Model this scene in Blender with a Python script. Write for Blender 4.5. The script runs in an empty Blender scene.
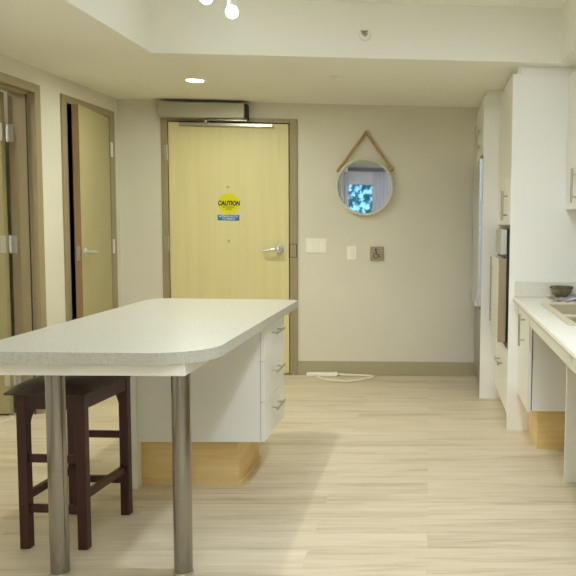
import bpy, bmesh, math, random
from mathutils import Vector, Matrix

S = bpy.context.scene
COL = S.collection
random.seed(7)

# ------------------------------------------------------------------ camera
F, CX, CY = 789.95, 468.43, 287.69          # pixels, for the 576 x 576 frame
YAW, PIT, ROL = 0.0490, 0.0818, 0.0152
EYE = 1.25
def cam_axes():
    cy, sy, cp, sp, cr, sr = (math.cos(YAW), math.sin(YAW), math.cos(PIT), math.sin(PIT), math.cos(ROL), math.sin(ROL))
    Ry = Matrix(((cy, 0, -sy), (0, 1, 0), (sy, 0, cy)))
    Rp = Matrix(((1, 0, 0), (0, cp, -sp), (0, sp, cp)))
    Rr = Matrix(((cr, -sr, 0), (sr, cr, 0), (0, 0, 1)))
    R = Rr @ Rp @ Ry
    b = lambda r: Vector((r[0], r[2], -r[1]))
    return b(R[0]), b(R[1]), b(R[2])
cr_, cd_, cf_ = cam_axes()
cam_data = bpy.data.cameras.new('camera')
cam = bpy.data.objects.new('camera', cam_data)
COL.objects.link(cam)
M3 = Matrix((cr_, -cd_, -cf_)).transposed()
cam.matrix_world = Matrix.Translation((0, 0, EYE)) @ M3.to_4x4()
cam_data.sensor_width = 36.0
cam_data.lens = 36.0 * F / 576
cam_data.shift_x = -(CX - 288) / 576
cam_data.shift_y = (CY - 288) / 576
cam_data.clip_start = 0.05
S.camera = cam

# ------------------------------------------------------------------ sky, view, exposure
w = bpy.data.worlds.new('sky')
S.world = w
w.use_nodes = True
nt = w.node_tree
bg = nt.nodes['Background']
sky = nt.nodes.new('ShaderNodeTexSky')
sky.sky_type = 'HOSEK_WILKIE'
sky.turbidity = 2.2
sky.sun_direction = (0.3, -0.5, 0.6)
tint = nt.nodes.new('ShaderNodeMix'); tint.data_type = 'RGBA'; tint.blend_type = 'MULTIPLY'
tint.inputs['Factor'].default_value = 1.0
tint.inputs['B'].default_value = (0.45, 0.80, 1.0, 1.0)
nt.links.new(sky.outputs[0], tint.inputs['A']); nt.links.new(tint.outputs['Result'], bg.inputs[0])
bg.inputs[1].default_value = 5.0
vs = S.view_settings
vs.view_transform = 'Standard'
vs.look = 'None'
vs.exposure = 0.36
vs.gamma = 1.0
vs.use_curve_mapping = False
S.cycles.use_denoising = True
S.cycles.max_bounces = 10
S.cycles.diffuse_bounces = 7
S.cycles.glossy_bounces = 5
S.cycles.transmission_bounces = 6
S.cycles.sample_clamp_indirect = 6.0
S.cycles.caustics_reflective = False
S.cycles.caustics_refractive = False

# strengths of the lamps (each built further down in its own fixture)
PANEL_E = 7.0        # unseen ceiling panels added as ambient fill behind the camera
KITCHEN_E = 335.0     # recessed downlight over the kitchen floor
KITCHEN_FILL_E = 150.0     # unseen downlight added to lift the kitchen run
TRACK_W = 38.0         # reflector beam of each track lamp, watts
TRACK_E = 13.0       # globe bulbs of the track light
HALL_E = 350.0        # recessed downlight by the entry
ROOM_E = 260.0         # downlight added to brighten the side room
LAMP = (1.0, 0.96, 0.82)
DAY = (0.88, 0.94, 1.0)
COOL = (0.80, 0.88, 1.0)

# fill light from behind the camera, with an unseen rear window added around it
dl = bpy.data.lights.new('rear_fill_light', 'AREA')
dl.shape = 'RECTANGLE'; dl.size = 1.3; dl.size_y = 1.7
dl.energy = 400.0
dl.color = (0.68, 0.76, 1.0)
dlo = bpy.data.objects.new('rear_fill_light', dl)
COL.objects.link(dlo)
dlo.location = (0.30, -2.535, 1.25)
dlo.rotation_euler = (math.radians(90), 0, math.radians(180))   # looks along +Y into the room

# ------------------------------------------------------------------ materials
def lin(c):
    c = c / 255.0
    return c / 12.92 if c <= 0.04045 else ((c + 0.055) / 1.055) ** 2.4
def rgb(r, g, b): return (lin(r), lin(g), lin(b), 1.0)

def mat(name, col, rough=0.5, metal=0.0, spec=0.5, noise=0.0, scale=8.0, stretch=(1, 1, 1), bump=0.0):
    m = bpy.data.materials.new(name)
    m.use_nodes = True
    n, l = m.node_tree.nodes, m.node_tree.links
    b = n['Principled BSDF']
    b.inputs['Roughness'].default_value = rough
    b.inputs['Metallic'].default_value = metal
    b.inputs['Specular IOR Level'].default_value = spec
    b.inputs['Base Color'].default_value = col
    if noise or bump:
        tc = n.new('ShaderNodeTexCoord'); mp = n.new('ShaderNodeMapping')
        mp.inputs['Scale'].default_value = stretch
        nz = n.new('ShaderNodeTexNoise'); nz.inputs['Scale'].default_value = scale
        nz.inputs['Detail'].default_value = 4
        l.new(tc.outputs['Object'], mp.inputs[0]); l.new(mp.outputs[0], nz.inputs['Vector'])
        if noise:
            rp = n.new('ShaderNodeValToRGB')
            rp.color_ramp.elements[0].position = 0.3; rp.color_ramp.elements[1].position = 0.7
            rp.color_ramp.elements[0].color = tuple(c * (1 - noise) for c in col[:3]) + (1,)
            rp.color_ramp.elements[1].color = tuple(min(1, c * (1 + noise)) for c in col[:3]) + (1,)
            l.new(nz.outputs['Fac'], rp.inputs[0]); l.new(rp.outputs[0], b.inputs['Base Color'])
        if bump:
            bp = n.new('ShaderNodeBump'); bp.inputs['Strength'].default_value = bump
            bp.inputs['Distance'].default_value = 0.002
            l.new(nz.outputs['Fac'], bp.inputs['Height']); l.new(bp.outputs[0], b.inputs['Normal'])
    return m

def glow(name, strength, col=LAMP):
    m = bpy.data.materials.new(name)
    m.use_nodes = True
    n, l = m.node_tree.nodes, m.node_tree.links
    n.remove(n['Principled BSDF'])
    e = n.new('ShaderNodeEmission')
    e.inputs[0].default_value = tuple(col) + (1,)
    e.inputs[1].default_value = strength
    l.new(e.outputs[0], n['Material Output'].inputs[0])
    return m

def floor_mat():
    m = bpy.data.materials.new('vinyl_plank'); m.use_nodes = True
    n, l = m.node_tree.nodes, m.node_tree.links
    b = n['Principled BSDF']
    tc = n.new('ShaderNodeTexCoord')
    br = n.new('ShaderNodeTexBrick')
    br.offset = 0.37; br.offset_frequency = 2
    br.inputs['Scale'].default_value = 1.0
    br.inputs['Brick Width'].default_value = 1.22
    br.inputs['Row Height'].default_value = 0.155
    br.inputs['Mortar Size'].default_value = 0.0008
    br.inputs['Mortar Smooth'].default_value = 0.0
    br.inputs['Bias'].default_value = 0.0
    br.inputs['Color1'].default_value = (0, 0, 0, 1); br.inputs['Color2'].default_value = (1, 1, 1, 1)
    br.inputs['Mortar'].default_value = (0.25, 0.25, 0.25, 1)
    l.new(tc.outputs['Object'], br.inputs['Vector'])
    # grain along X, shifted plank by plank
    add = n.new('ShaderNodeVectorMath'); add.operation = 'MULTIPLY_ADD'
    add.inputs[1].default_value = (7.3, 3.1, 0)
    l.new(br.outputs['Color'], add.inputs[0]); l.new(tc.outputs['Object'], add.inputs[2])
    mp = n.new('ShaderNodeMapping'); mp.inputs['Scale'].default_value = (1.6, 26, 1)
    l.new(add.outputs[0], mp.inputs[0])
    g1 = n.new('ShaderNodeTexNoise'); g1.inputs['Scale'].default_value = 1.4; g1.inputs['Detail'].default_value = 6
    g1.inputs['Roughness'].default_value = 0.62; g1.inputs['Distortion'].default_value = 0.9
    l.new(mp.outputs[0], g1.inputs['Vector'])
    mp2 = n.new('ShaderNodeMapping'); mp2.inputs['Scale'].default_value = (0.9, 7, 1)
    l.new(add.outputs[0], mp2.inputs[0])
    g2 = n.new('ShaderNodeTexNoise'); g2.inputs['Scale'].default_value = 1.2; g2.inputs['Detail'].default_value = 3
    l.new(mp2.outputs[0], g2.inputs['Vector'])
    r1 = n.new('ShaderNodeValToRGB')
    e = r1.color_ramp.elements
    e[0].position = 0.30; e[0].color = rgb(178, 161, 130)
    e[1].position = 0.70; e[1].color = rgb(226, 214, 190)
    k = e.new(0.48); k.color = rgb(210, 197, 170)
    mx = n.new('ShaderNodeMath'); mx.operation = 'MULTIPLY_ADD'; mx.inputs[1].default_value = 0.55
    l.new(g1.outputs['Fac'], mx.inputs[0])
    m2 = n.new('ShaderNodeMath'); m2.operation = 'MULTIPLY'; m2.inputs[1].default_value = 0.45
    l.new(g2.outputs['Fac'], m2.inputs[0]); l.new(m2.outputs[0], mx.inputs[2])
    m3 = n.new('ShaderNodeMath'); m3.operation = 'MULTIPLY_ADD'; m3.inputs[1].default_value = 0.09
    m3.inputs[2].default_value = -0.045
    sep = n.new('ShaderNodeSeparateColor'); l.new(br.outputs['Color'], sep.inputs[0])
    l.new(sep.outputs[0], m3.inputs[0])
    ad = n.new('ShaderNodeMath'); ad.operation = 'ADD'
    l.new(mx.outputs[0], ad.inputs[0]); l.new(m3.outputs[0], ad.inputs[1])
    l.new(ad.outputs[0], r1.inputs[0]); l.new(r1.outputs[0], b.inputs['Base Color'])
    b.inputs['Roughness'].default_value = 0.42
    b.inputs['Specular IOR Level'].default_value = 0.4
    return m

def speckle_mat(name, base, dark, rough=0.35):
    m = bpy.data.materials.new(name); m.use_nodes = True
    n, l = m.node_tree.nodes, m.node_tree.links
    b = n['Principled BSDF']
    tc = n.new('ShaderNodeTexCoord')
    v = n.new('ShaderNodeTexVoronoi'); v.inputs['Scale'].default_value = 260
    l.new(tc.outputs['Object'], v.inputs['Vector'])
    r = n.new('ShaderNodeValToRGB'); r.color_ramp.interpolation = 'CONSTANT'
    e = r.color_ramp.elements
    e[0].position = 0.0; e[0].color = dark
    e[1].position = 0.16; e[1].color = base
    k = e.new(0.86); k.color = tuple(min(1, c * 1.12) for c in base[:3]) + (1,)
    sep = n.new('ShaderNodeSeparateColor'); l.new(v.outputs['Color'], sep.inputs[0])
    l.new(sep.outputs[0], r.inputs[0]); l.new(r.outputs[0], b.inputs['Base Color'])
    b.inputs['Roughness'].default_value = rough
    return m

M = {}
M['wall'] = mat('wall_paint', rgb(221, 217, 202), 0.85, noise=0.02, scale=3)
M['ceil'] = mat('ceiling_paint', rgb(240, 240, 230), 0.9)
M['tray'] = mat('tray_paint', rgb(232, 230, 220), 0.9)
M['floor'] = floor_mat()
M['baseboard'] = mat('taupe_vinyl', rgb(172, 165, 134), 0.6, noise=0.02)
M['frame'] = mat('taupe_door_frame', rgb(158, 145, 114), 0.45, noise=0.02)
M['leaf'] = mat('maple_laminate', rgb(222, 211, 158), 0.45, noise=0.035, scale=2.2, stretch=(9, 9, 0.5))
M['leaf2'] = mat('olive_painted_door', rgb(174, 165, 122), 0.45, noise=0.02)
M['leaf_edge'] = mat('raw_door_edge', rgb(150, 120, 88), 0.6, noise=0.05, scale=5, stretch=(4, 4, 0.4))
M['white'] = mat('white_melamine', rgb(240, 240, 234), 0.42, noise=0.008, scale=2)
M['white_edge'] = mat('white_melamine_edge', rgb(238, 238, 231), 0.45)
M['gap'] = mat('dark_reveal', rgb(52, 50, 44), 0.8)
M['counter'] = speckle_mat('speckled_worktop', rgb(186, 186, 174), rgb(174, 173, 161))
M['counter2'] = speckle_mat('pale_worktop', rgb(222, 220, 207), rgb(214, 211, 197))
M['toe'] = mat('honey_maple_veneer', rgb(228, 200, 138), 0.5, noise=0.10, scale=3, stretch=(1.2, 1.2, 14))
M['steel'] = mat('brushed_steel', rgb(176, 172, 160), 0.33, 1.0, noise=0.05, scale=10, stretch=(1, 1, 30))
M['leg'] = mat('brushed_leg_steel', rgb(152, 148, 140), 0.14, 1.0, noise=0.04, scale=12, stretch=(1, 1, 40))
M['nickel'] = mat('satin_nickel', rgb(188, 182, 162), 0.35, 0.85)
M['chrome'] = mat('chrome', rgb(232, 232, 230), 0.28, 0.8)
M['alu'] = mat('silver_painted_cover', rgb(172, 168, 150), 0.45, 0.2)
M['sink'] = mat('sink_steel', rgb(218, 209, 182), 0.4, 0.4)
M['fridge'] = mat('fridge_steel', rgb(210, 212, 212), 0.24, 0.6, noise=0.02, scale=6, stretch=(1, 1, 30))
M['pale_steel'] = mat('pale_steel', rgb(226, 225, 216), 0.4, 0.1)
M['panel_steel'] = mat('panel_steel', rgb(190, 190, 182), 0.4, 0.3)
M['oven_side'] = mat('oven_door_side', rgb(164, 148, 120), 0.4, 0.4)
M['black'] = mat('black_plastic', rgb(22, 21, 20), 0.4)
M['ovenglass'] = mat('oven_glass', rgb(66, 56, 44), 0.12)
M['wood'] = mat('dark_cherry_wood', rgb(60, 21, 18), 0.42, noise=0.22, scale=4, stretch=(6, 6, 0.8))
M['leather'] = mat('dark_brown_leather', rgb(58, 46, 36), 0.4, noise=0.12, scale=30, bump=0.25)
M['plastic'] = mat('white_plastic', rgb(242, 240, 230), 0.4)
M['plastic2'] = mat('ivory_plastic', rgb(248, 244, 234), 0.4)
M['mirror'] = mat('mirror_silver', (0.86, 0.88, 0.92, 1), 0.02, 1.0)
M['mframe'] = mat('white_mirror_frame', rgb(222, 218, 202), 0.5)
M['rope'] = mat('jute_rope', rgb(182, 154, 102), 0.9, noise=0.2, scale=60, bump=0.6)
M['yellow'] = mat('sign_yellow', rgb(222, 214, 10), 0.5)
M['blue'] = mat('sign_blue', rgb(58, 110, 178), 0.5)
M['ink'] = mat('sign_black', rgb(24, 24, 20), 0.6)
M['signwhite'] = mat('sign_white', rgb(235, 240, 245), 0.6)
M['bowl'] = mat('green_glass_bowl', rgb(120, 114, 82), 0.25, noise=0.25, scale=28)
M['bowlpat'] = mat('bowl_pattern', rgb(66, 62, 46), 0.4, noise=0.25, scale=60)
def print_mat(name, cols, scale):
    m = mat(name, (1, 1, 1, 1), 0.55)
    n, l = m.node_tree.nodes, m.node_tree.links
    tc = n.new('ShaderNodeTexCoord'); v = n.new('ShaderNodeTexVoronoi'); v.inputs['Scale'].default_value = scale
    sp = n.new('ShaderNodeSeparateColor'); r = n.new('ShaderNodeValToRGB'); r.color_ramp.interpolation = 'CONSTANT'
    e = r.color_ramp.elements
    e[0].color = cols[0]; e[1].position = 1 / len(cols); e[1].color = cols[1]
    for k in range(2, len(cols)):
        q = e.new(k / len(cols)); q.color = cols[k]
    l.new(tc.outputs['Object'], v.inputs['Vector']); l.new(v.outputs['Color'], sp.inputs[0])
    l.new(sp.outputs[0], r.inputs[0]); l.new(r.outputs[0], n['Principled BSDF'].inputs['Base Color'])
    return m
M['paper'] = print_mat('printed_paper', [rgb(150, 160, 190), rgb(214, 216, 226), rgb(120, 134, 158), rgb(196, 186, 200), rgb(226, 224, 220)], 34)
M['paper2'] = print_mat('brown_printed_paper', [rgb(84, 66, 52), rgb(150, 120, 96), rgb(206, 190, 170)], 36)
M['cable'] = mat('white_cable', rgb(236, 232, 212), 0.5)
M['curtain'] = mat('pale_curtain', rgb(206, 208, 222), 0.9, noise=0.03, scale=4)
M['rail'] = mat('grey_curtain_rail', rgb(120, 122, 140), 0.6)
M['leafg'] = mat('tree_leaf', rgb(150, 190, 180), 0.6, noise=0.35, scale=3)
M['bark'] = mat('tree_bark', rgb(90, 74, 58), 0.9, noise=0.2, scale=12)
M['ground'] = mat('lawn', rgb(110, 130, 80), 0.9, noise=0.25, scale=3)
M['dark'] = mat('closet_shade', rgb(120, 110, 92), 0.9)  # dimness of the unlit closet put into its wall colour
M['glass'] = mat('window_glass', (1, 1, 1, 1), 0.0)
M['glass'].node_tree.nodes['Principled BSDF'].inputs['Transmission Weight'].default_value = 1.0
M['glass'].node_tree.nodes['Principled BSDF'].inputs['IOR'].default_value = 1.01
M['panel_glow'] = glow('panel_diffuser', PANEL_E, DAY)
M['kitchen_glow'] = glow('kitchen_lamp', KITCHEN_E, COOL)
M['track_glow'] = glow('globe_lamp', TRACK_E, (0.85, 0.92, 1.0))
M['hall_glow'] = glow('hall_lamp', HALL_E, (0.96, 1.0, 0.84))
M['kitchen_fill_glow'] = glow('kitchen_fill_lamp', KITCHEN_FILL_E, COOL)
M['room_fill_glow'] = glow('side_room_fill', ROOM_E)

# ------------------------------------------------------------------ building helpers
class MB:
    def __init__(self): self.bm = bmesh.new(); self.smooth = False
    def _bev(self, verts, r, seg=2):
        es = {e for v in verts for e in v.link_edges}
        bmesh.ops.bevel(self.bm, geom=list(es), offset=r, segments=seg, affect='EDGES', profile=0.5)
    def box(self, x0, x1, y0, y1, z0, z1, r=0.0, seg=2, T=None):
        g = bmesh.ops.create_cube(self.bm, size=1.0)
        v = g['verts']
        for p in v:
            p.co = Vector(((x0 + x1) / 2 + p.co.x * (x1 - x0), (y0 + y1) / 2 + p.co.y * (y1 - y0), (z0 + z1) / 2 + p.co.z * (z1 - z0)))
        if T is not None:
            for p in v: p.co = T @ p.co
        if r: self._bev(v, min(r, 0.45 * min(abs(x1 - x0), abs(y1 - y0), abs(z1 - z0))), seg)
        return self
    def cyl(self, a, b, r, r2=None, n=20):
        a, b = Vector(a), Vector(b)
        d = b - a
        q = d.to_track_quat('Z', 'Y').to_matrix().to_4x4()
        bmesh.ops.create_cone(self.bm, cap_ends=True, segments=n, radius1=r, radius2=r if r2 is None else r2, depth=d.length,
                              matrix=Matrix.Translation((a + b) / 2) @ q)
        self.smooth = True
        return self
    def sph(self, c, r, n=20, sc=(1, 1, 1)):
        bmesh.ops.create_uvsphere(self.bm, u_segments=n, v_segments=n // 2, radius=r, matrix=Matrix.Translation(c) @ Matrix.Diagonal((*sc, 1)))
        self.smooth = True
        return self
    def tube(self, pts, r, n=8):
        pts = [Vector(p) for p in pts]
        rings = []
        up = Vector((0, 0, 1))
        for i, p in enumerate(pts):
            t = (pts[min(i + 1, len(pts) - 1)] - pts[max(i - 1, 0)]).normalized()
            s = t.cross(up)
            if s.length < 1e-3: s = t.cross(Vector((0, 1, 0)))
            s.normalize(); u = s.cross(t).normalized()
            rings.append([self.bm.verts.new(p + (s * math.cos(2 * math.pi * k / n) + u * math.sin(2 * math.pi * k / n)) * r) for k in range(n)])
        for a, b in zip(rings, rings[1:]):
            for k in range(n): self.bm.faces.new((a[k], a[(k + 1) % n], b[(k + 1) % n], b[k]))
        self.bm.faces.new(rings[0][::-1]); self.bm.faces.new(rings[-1])
        self.smooth = True
        return self
    def lathe(self, prof, c, axis='Z', n=40):
        # prof: (radius, height) pairs, height along the axis
        rings = []
        for r, h in prof:
            ring = []
            for k in range(n):
                a = 2 * math.pi * k / n
                if axis == 'Z': p = Vector((r * math.cos(a), r * math.sin(a), h))
                else: p = Vector((r * math.cos(a), h, r * math.sin(a)))
                ring.append(self.bm.verts.new(Vector(c) + p))
            rings.append(ring)
        for a, b in zip(rings, rings[1:]):
            for k in range(n): self.bm.faces.new((a[k], a[(k + 1) % n], b[(k + 1) % n], b[k]))
        self.smooth = True
        return self
    def prism(self, pts, z0, z1, r=0.0, seg=3):
        lo = [self.bm.verts.new((x, y, z0)) for x, y in pts]
        hi = [self.bm.verts.new((x, y, z1)) for x, y in pts]
        n = len(pts)
        self.bm.faces.new(lo[::-1]); top = self.bm.faces.new(hi)
        for k in range(n): self.bm.faces.new((lo[k], lo[(k + 1) % n], hi[(k + 1) % n], hi[k]))
        if r:
            es = [e for e in self.bm.edges if (e.verts[0] in hi and e.verts[1] in hi) or (e.verts[0] in lo and e.verts[1] in lo)]
            bmesh.ops.bevel(self.bm, geom=es, offset=r, segments=seg, affect='EDGES', profile=0.5)
        return self
    def extrude_y(self, pts, y0, y1):
        # pts in (x, z), swept along y
        a = [self.bm.verts.new((x, y0, z)) for x, z in pts]; b = [self.bm.verts.new((x, y1, z)) for x, z in pts]
        n = len(pts)
        self.bm.faces.new(a); self.bm.faces.new(b[::-1])
        for k in range(n): self.bm.faces.new((a[(k + 1) % n], a[k], b[k], b[(k + 1) % n]))
        return self
    def quad(self, *p):
        self.bm.faces.new([self.bm.verts.new(q) for q in p]); return self
    def build(self, name, m, parent=None, loc=None):
        bmesh.ops.recalc_face_normals(self.bm, faces=self.bm.faces[:])
        me = bpy.data.meshes.new(name)
        root = parent
        while root is not None and root.parent is not None: root = root.parent
        off = Vector(root.location) if root is not None else Vector(loc or (0, 0, 0))
        for v in self.bm.verts: v.co -= off
        self.bm.to_mesh(me); self.bm.free()
        me.materials.append(m)
        if self.smooth:
            me.polygons.foreach_set('use_smooth', [True] * len(me.polygons))
            me.set_sharp_from_angle(angle=math.radians(40))
        o = bpy.data.objects.new(name, me)
        COL.objects.link(o)
        if parent is not None: o.parent = parent
        else: o.location = off
        return o

def tag(o, label=None, cat=None, group=None, kind=None):
    if label: o['label'] = label
    if cat: o['category'] = cat
    if group: o['group'] = group
    if kind: o['kind'] = kind
    return o
def thing(name, loc, label, cat, group=None, kind=None):
    o = bpy.data.objects.new(name, None)
    o.empty_display_size = 0.1
    COL.objects.link(o); o.location = loc
    return tag(o, label, cat, group, kind)
def structure(o, label, cat): return tag(o, label, cat, kind='structure')

def text_mesh(name, body, size, centre, m, parent, squeeze=1.0, shear=0.0, bold=0.0, depth=0.0006):
    cu = bpy.data.curves.new(name, 'FONT')
    cu.body = body; cu.size = size; cu.align_x = 'CENTER'; cu.align_y = 'CENTER'; cu.shear = shear; cu.offset = bold
    cu.extrude = depth
    tmp = bpy.data.objects.new('lettering_source', cu); COL.objects.link(tmp)
    dg = bpy.context.evaluated_depsgraph_get()
    me = bpy.data.meshes.new_from_object(tmp.evaluated_get(dg))
    bpy.data.objects.remove(tmp); bpy.data.curves.remove(cu)
    root = parent
    while root.parent is not None: root = root.parent
    c = Vector(centre) - Vector(root.location)
    for v in me.vertices:
        x, y, z = v.co
        v.co = Vector((c.x + x * squeeze, c.y - z, c.z + y))
    me.materials.clear(); me.materials.append(m)
    o = bpy.data.objects.new(name, me); COL.objects.link(o); o.parent = parent
    return o

def arc(cx, cy, r, a0, a1, n=10):
    return [(cx + r * math.cos(math.radians(a0 + (a1 - a0) * k / n)), cy + r * math.sin(math.radians(a0 + (a1 - a0) * k / n))) for k in range(n + 1)]

# bar handle: vertical (along z) or along y, standing off a face that looks towards -X (or +X)
def bar_handle(parent, x_face, x_bar, p0, p1, q, along='z', r=0.006, name='handle', m=None):
    b = MB()
    inset = 0.18 * (p1 - p0)
    if along == 'z':
        b.cyl((x_bar, q, p0), (x_bar, q, p1), r)
        for z in (p0 + inset, p1 - inset): b.cyl((x_bar, q, z), (x_face, q, z), r * 0.7)
    else:
        b.cyl((x_bar, p0, q), (x_bar, p1, q), r)
        for y in (p0 + inset, p1 - inset): b.cyl((x_bar, y, q), (x_face, y, q), r * 0.7)
    return b.build(name, m or M['nickel'], parent)

# ------------------------------------------------------------------ room shell
XL, XR, YB, YR = -2.453, 1.14, 6.394, -2.5
ZL, ZT = 2.17, 2.475             # low ceiling, tray ceiling
TX0, TX1, TY = -1.566, 0.737, 4.583
WT = 0.14

b = MB(); b.box(-4.4, 1.4, YR - 0.15, 6.7, -0.06, 0.0)
structure(b.build('floor', M['floor']), 'pale oak vinyl plank floor running the width of the room', 'floor')

b = MB()
b.box(XL - WT, TX0, YR - 0.15, YB + WT, ZL, ZT + 0.12)
b.box(TX1, XR + 0.14, YR - 0.15, YB + WT, ZL, ZT + 0.12)
b.box(TX0, TX1, TY, YB + WT, ZL, ZT + 0.12)
b.box(TX0, TX1, YR - 0.15, TY, ZT, ZT + 0.12)
structure(b.build('ceiling', M['ceil']), 'cream low ceiling stepping up to a raised white tray ceiling', 'ceiling')

DX0, DX1, DZ = -2.075, -1.119, 2.016          # entry opening
b = MB()
b.box(XL - WT, DX0, YB, YB + WT, 0, ZL)
b.box(DX1, XR + 0.14, YB, YB + WT, 0, ZL)
b.box(DX0, DX1, YB, YB + WT, DZ, ZL)
b.box(DX0 - 0.05, DX1 + 0.05, YB + WT, YB + WT + 0.04, 0, ZL)
structure(b.build('wall_back', M['wall']), 'beige painted wall with the entry door and round mirror', 'wall')

A0, A1, B0, B1, LZ = 4.12, 5.062, 5.487, 6.205, 2.012   # the two openings in the left wall
b = MB()
b.box(XL - WT, XL, YR, A0, 0, ZL)
b.box(XL - WT, XL, A1, B0, 0, ZL)
b.box(XL - WT, XL, B1, YB, 0, ZL)
b.box(XL - WT, XL, A0, A1, LZ, ZL)
b.box(XL - WT, XL, B0, B1, LZ, ZL)
structure(b.build('wall_left', M['wall']), 'pale cream painted side wall holding two olive doors', 'wall')

b = MB(); b.box(XR, XR + 0.14, YR, YB, 0, ZL)
structure(b.build('wall_right', M['wall']), 'painted wall behind the kitchen cabinets', 'wall')

WX0, WX1, WZ0, WZ1 = -2.2, -0.5, 0.75, 2.10
b = MB()
b.box(XL - WT, WX0, YR - 0.14, YR, 0, ZL)
W2X0, W2X1, W2Z0, W2Z1 = -0.37, 0.97, 0.38, 2.12
b.box(WX1, W2X0, YR - 0.14, YR, 0, ZL)
b.box(W2X1, XR + 0.14, YR - 0.14, YR, 0, ZL)
b.box(W2X0, W2X1, YR - 0.14, YR, 0, W2Z0)
b.box(W2X0, W2X1, YR - 0.14, YR, W2Z1, ZL)
b.box(WX0, WX1, YR - 0.14, YR, 0, WZ0)
b.box(WX0, WX1, YR - 0.14, YR, WZ1, ZL)
b.box(TX0, TX1, YR - 0.14, YR, ZL, ZT)
structure(b.build('wall_rear', M['ceil']), 'white wall with the curtained window seen in the mirror', 'wall')

b = MB()                                        # rooms behind the two side doors
b.box(-4.3, XL - WT, 5.36, 5.42, 0, 2.4)
b.box(-4.3, XL - WT, 2.9, 2.96, 0, 2.4)
b.box(-4.36, -4.3, 2.9, 5.42, 0, 2.4)
b.box(-4.3, XL - WT, 2.9, 5.42, 2.4, 2.46)
structure(b.build('wall_bedroom', M['wall']), 'beige walls of the side room beyond the open left door', 'wall')
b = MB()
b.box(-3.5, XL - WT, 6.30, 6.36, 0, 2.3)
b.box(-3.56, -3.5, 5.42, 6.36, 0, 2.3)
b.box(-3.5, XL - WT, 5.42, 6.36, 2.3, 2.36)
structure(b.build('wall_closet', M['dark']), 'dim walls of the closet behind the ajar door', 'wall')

b = MB(); b.box(-1.060, XR, YB - 0.012, YB, 0, 0.114, 0.002)
structure(b.build('baseboard_back', M['baseboard']), 'taupe baseboard along the wall below the mirror', 'baseboard')
b = MB(); b.box(XL, -2.121, YB - 0.012, YB, 0, 0.114, 0.002)
structure(b.build('baseboard_corner', M['baseboard']), 'short taupe baseboard left of the entry door', 'baseboard')
b = MB()
b.box(XL, XL + 0.012, YR, A0 - 0.07, 0, 0.114, 0.002); b.box(XL, XL + 0.012, 5.135, 5.415, 0, 0.114, 0.002)
structure(b.build('baseboard_left', M['baseboard']), 'taupe baseboard along the left wall between the olive doors', 'baseboard')

# ------------------------------------------------------------------ lamps of the place and unseen lamps added for fill
def fill_panel(x, y, label):  # unseen fixtures, added to give the room ambient light
    t = thing('ceiling_fill_panel', (x, y, ZT), label, 'ceiling light', 'added fill panels over the living area')
    f = MB()
    f.box(x - 0.65, x + 0.65, y - 0.35, y - 0.31, ZT - 0.06, ZT, 0.004); f.box(x - 0.65, x + 0.65, y + 0.31, y + 0.35, ZT - 0.06, ZT, 0.004)
    f.box(x - 0.65, x - 0.61, y - 0.31, y + 0.31, ZT - 0.06, ZT, 0.004); f.box(x + 0.61, x + 0.65, y - 0.31, y + 0.31, ZT - 0.06, ZT, 0.004)
    f.build('frame', M['plastic'], t)
    d = MB(); d.box(x - 0.61, x + 0.61, y - 0.31, y + 0.31, ZT - 0.05, ZT - 0.04)
    d.build('diffuser', M['panel_glow'], t)
fill_panel(-0.45, 0.9, 'added unseen ceiling fill panel nearer the kitchen in the living area')
fill_panel(-0.45, -0.9, 'added unseen ceiling fill panel nearer the curtained window')

def downlight(x, y, z, r, m, label):
    t = thing('recessed_downlight', (x, y, z), label, 'ceiling light')
    MB().lathe([(r, -0.001), (r + 0.004, -0.006), (r + 0.022, -0.004), (r + 0.024, 0.0), (r, 0.0), (r, -0.001)], (x, y, z)).build('trim', M['plastic'], t)
    MB().cyl((x, y, z - 0.004), (x, y, z - 0.0005), r, n=32).build('lens', m, t)
downlight(-1.576, 5.432, ZL, 0.052, M['hall_glow'], 'lit round downlight set in the low ceiling before the entry door')
downlight(0.15, 2.7, ZT, 0.075, M['kitchen_glow'], 'lit round downlight in the tray ceiling over the kitchen aisle')
downlight(0.38, 1.5, ZT, 0.075, M['kitchen_fill_glow'], 'unseen fill downlight added in the tray ceiling over the near end of the worktop')  # extra lamp, added only to brighten the kitchen fronts
downlight(-3.3, 4.2, 2.40, 0.06, M['room_fill_glow'], 'added fill downlight in the side room ceiling')  # added lamp, brightens the open door leaf

t = thing('ceiling_spotlight', (-1.045, 4.02, ZT), 'white ceiling spotlight bar with two bright globe bulbs over the island', 'ceiling light')
MB().box(-1.17, -0.92, 3.99, 4.06, ZT - 0.022, ZT, 0.003).build('mounting_bar', M['plastic'], t)
for (x, y, z, watts) in ((-0.991, 4.05, 2.270, 0.25 * TRACK_W), (-1.102, 4.00, 2.322, TRACK_W)):
    h = MB().cyl((x, y, z + 0.05), (x, y, ZT - 0.02), 0.007).cyl((x, y, z + 0.026), (x, y, z + 0.075), 0.024, 0.018).build('lamp_holder', M['plastic'], t)
    MB().sph((x, y, z), 0.031).build('globe_bulb', M['track_glow'], h)
    sl = bpy.data.lights.new('track_beam', 'SPOT')
    sl.energy = watts; sl.color = (1.0, 0.98, 0.90); sl.spot_size = math.radians(150); sl.spot_blend = 0.5; sl.shadow_soft_size = 0.015
    so = bpy.data.objects.new('track_beam', sl); COL.objects.link(so); so.parent = h
    so.location = Vector((x, y, z - 0.036)) - Vector(t.location)      # points straight down

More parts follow.
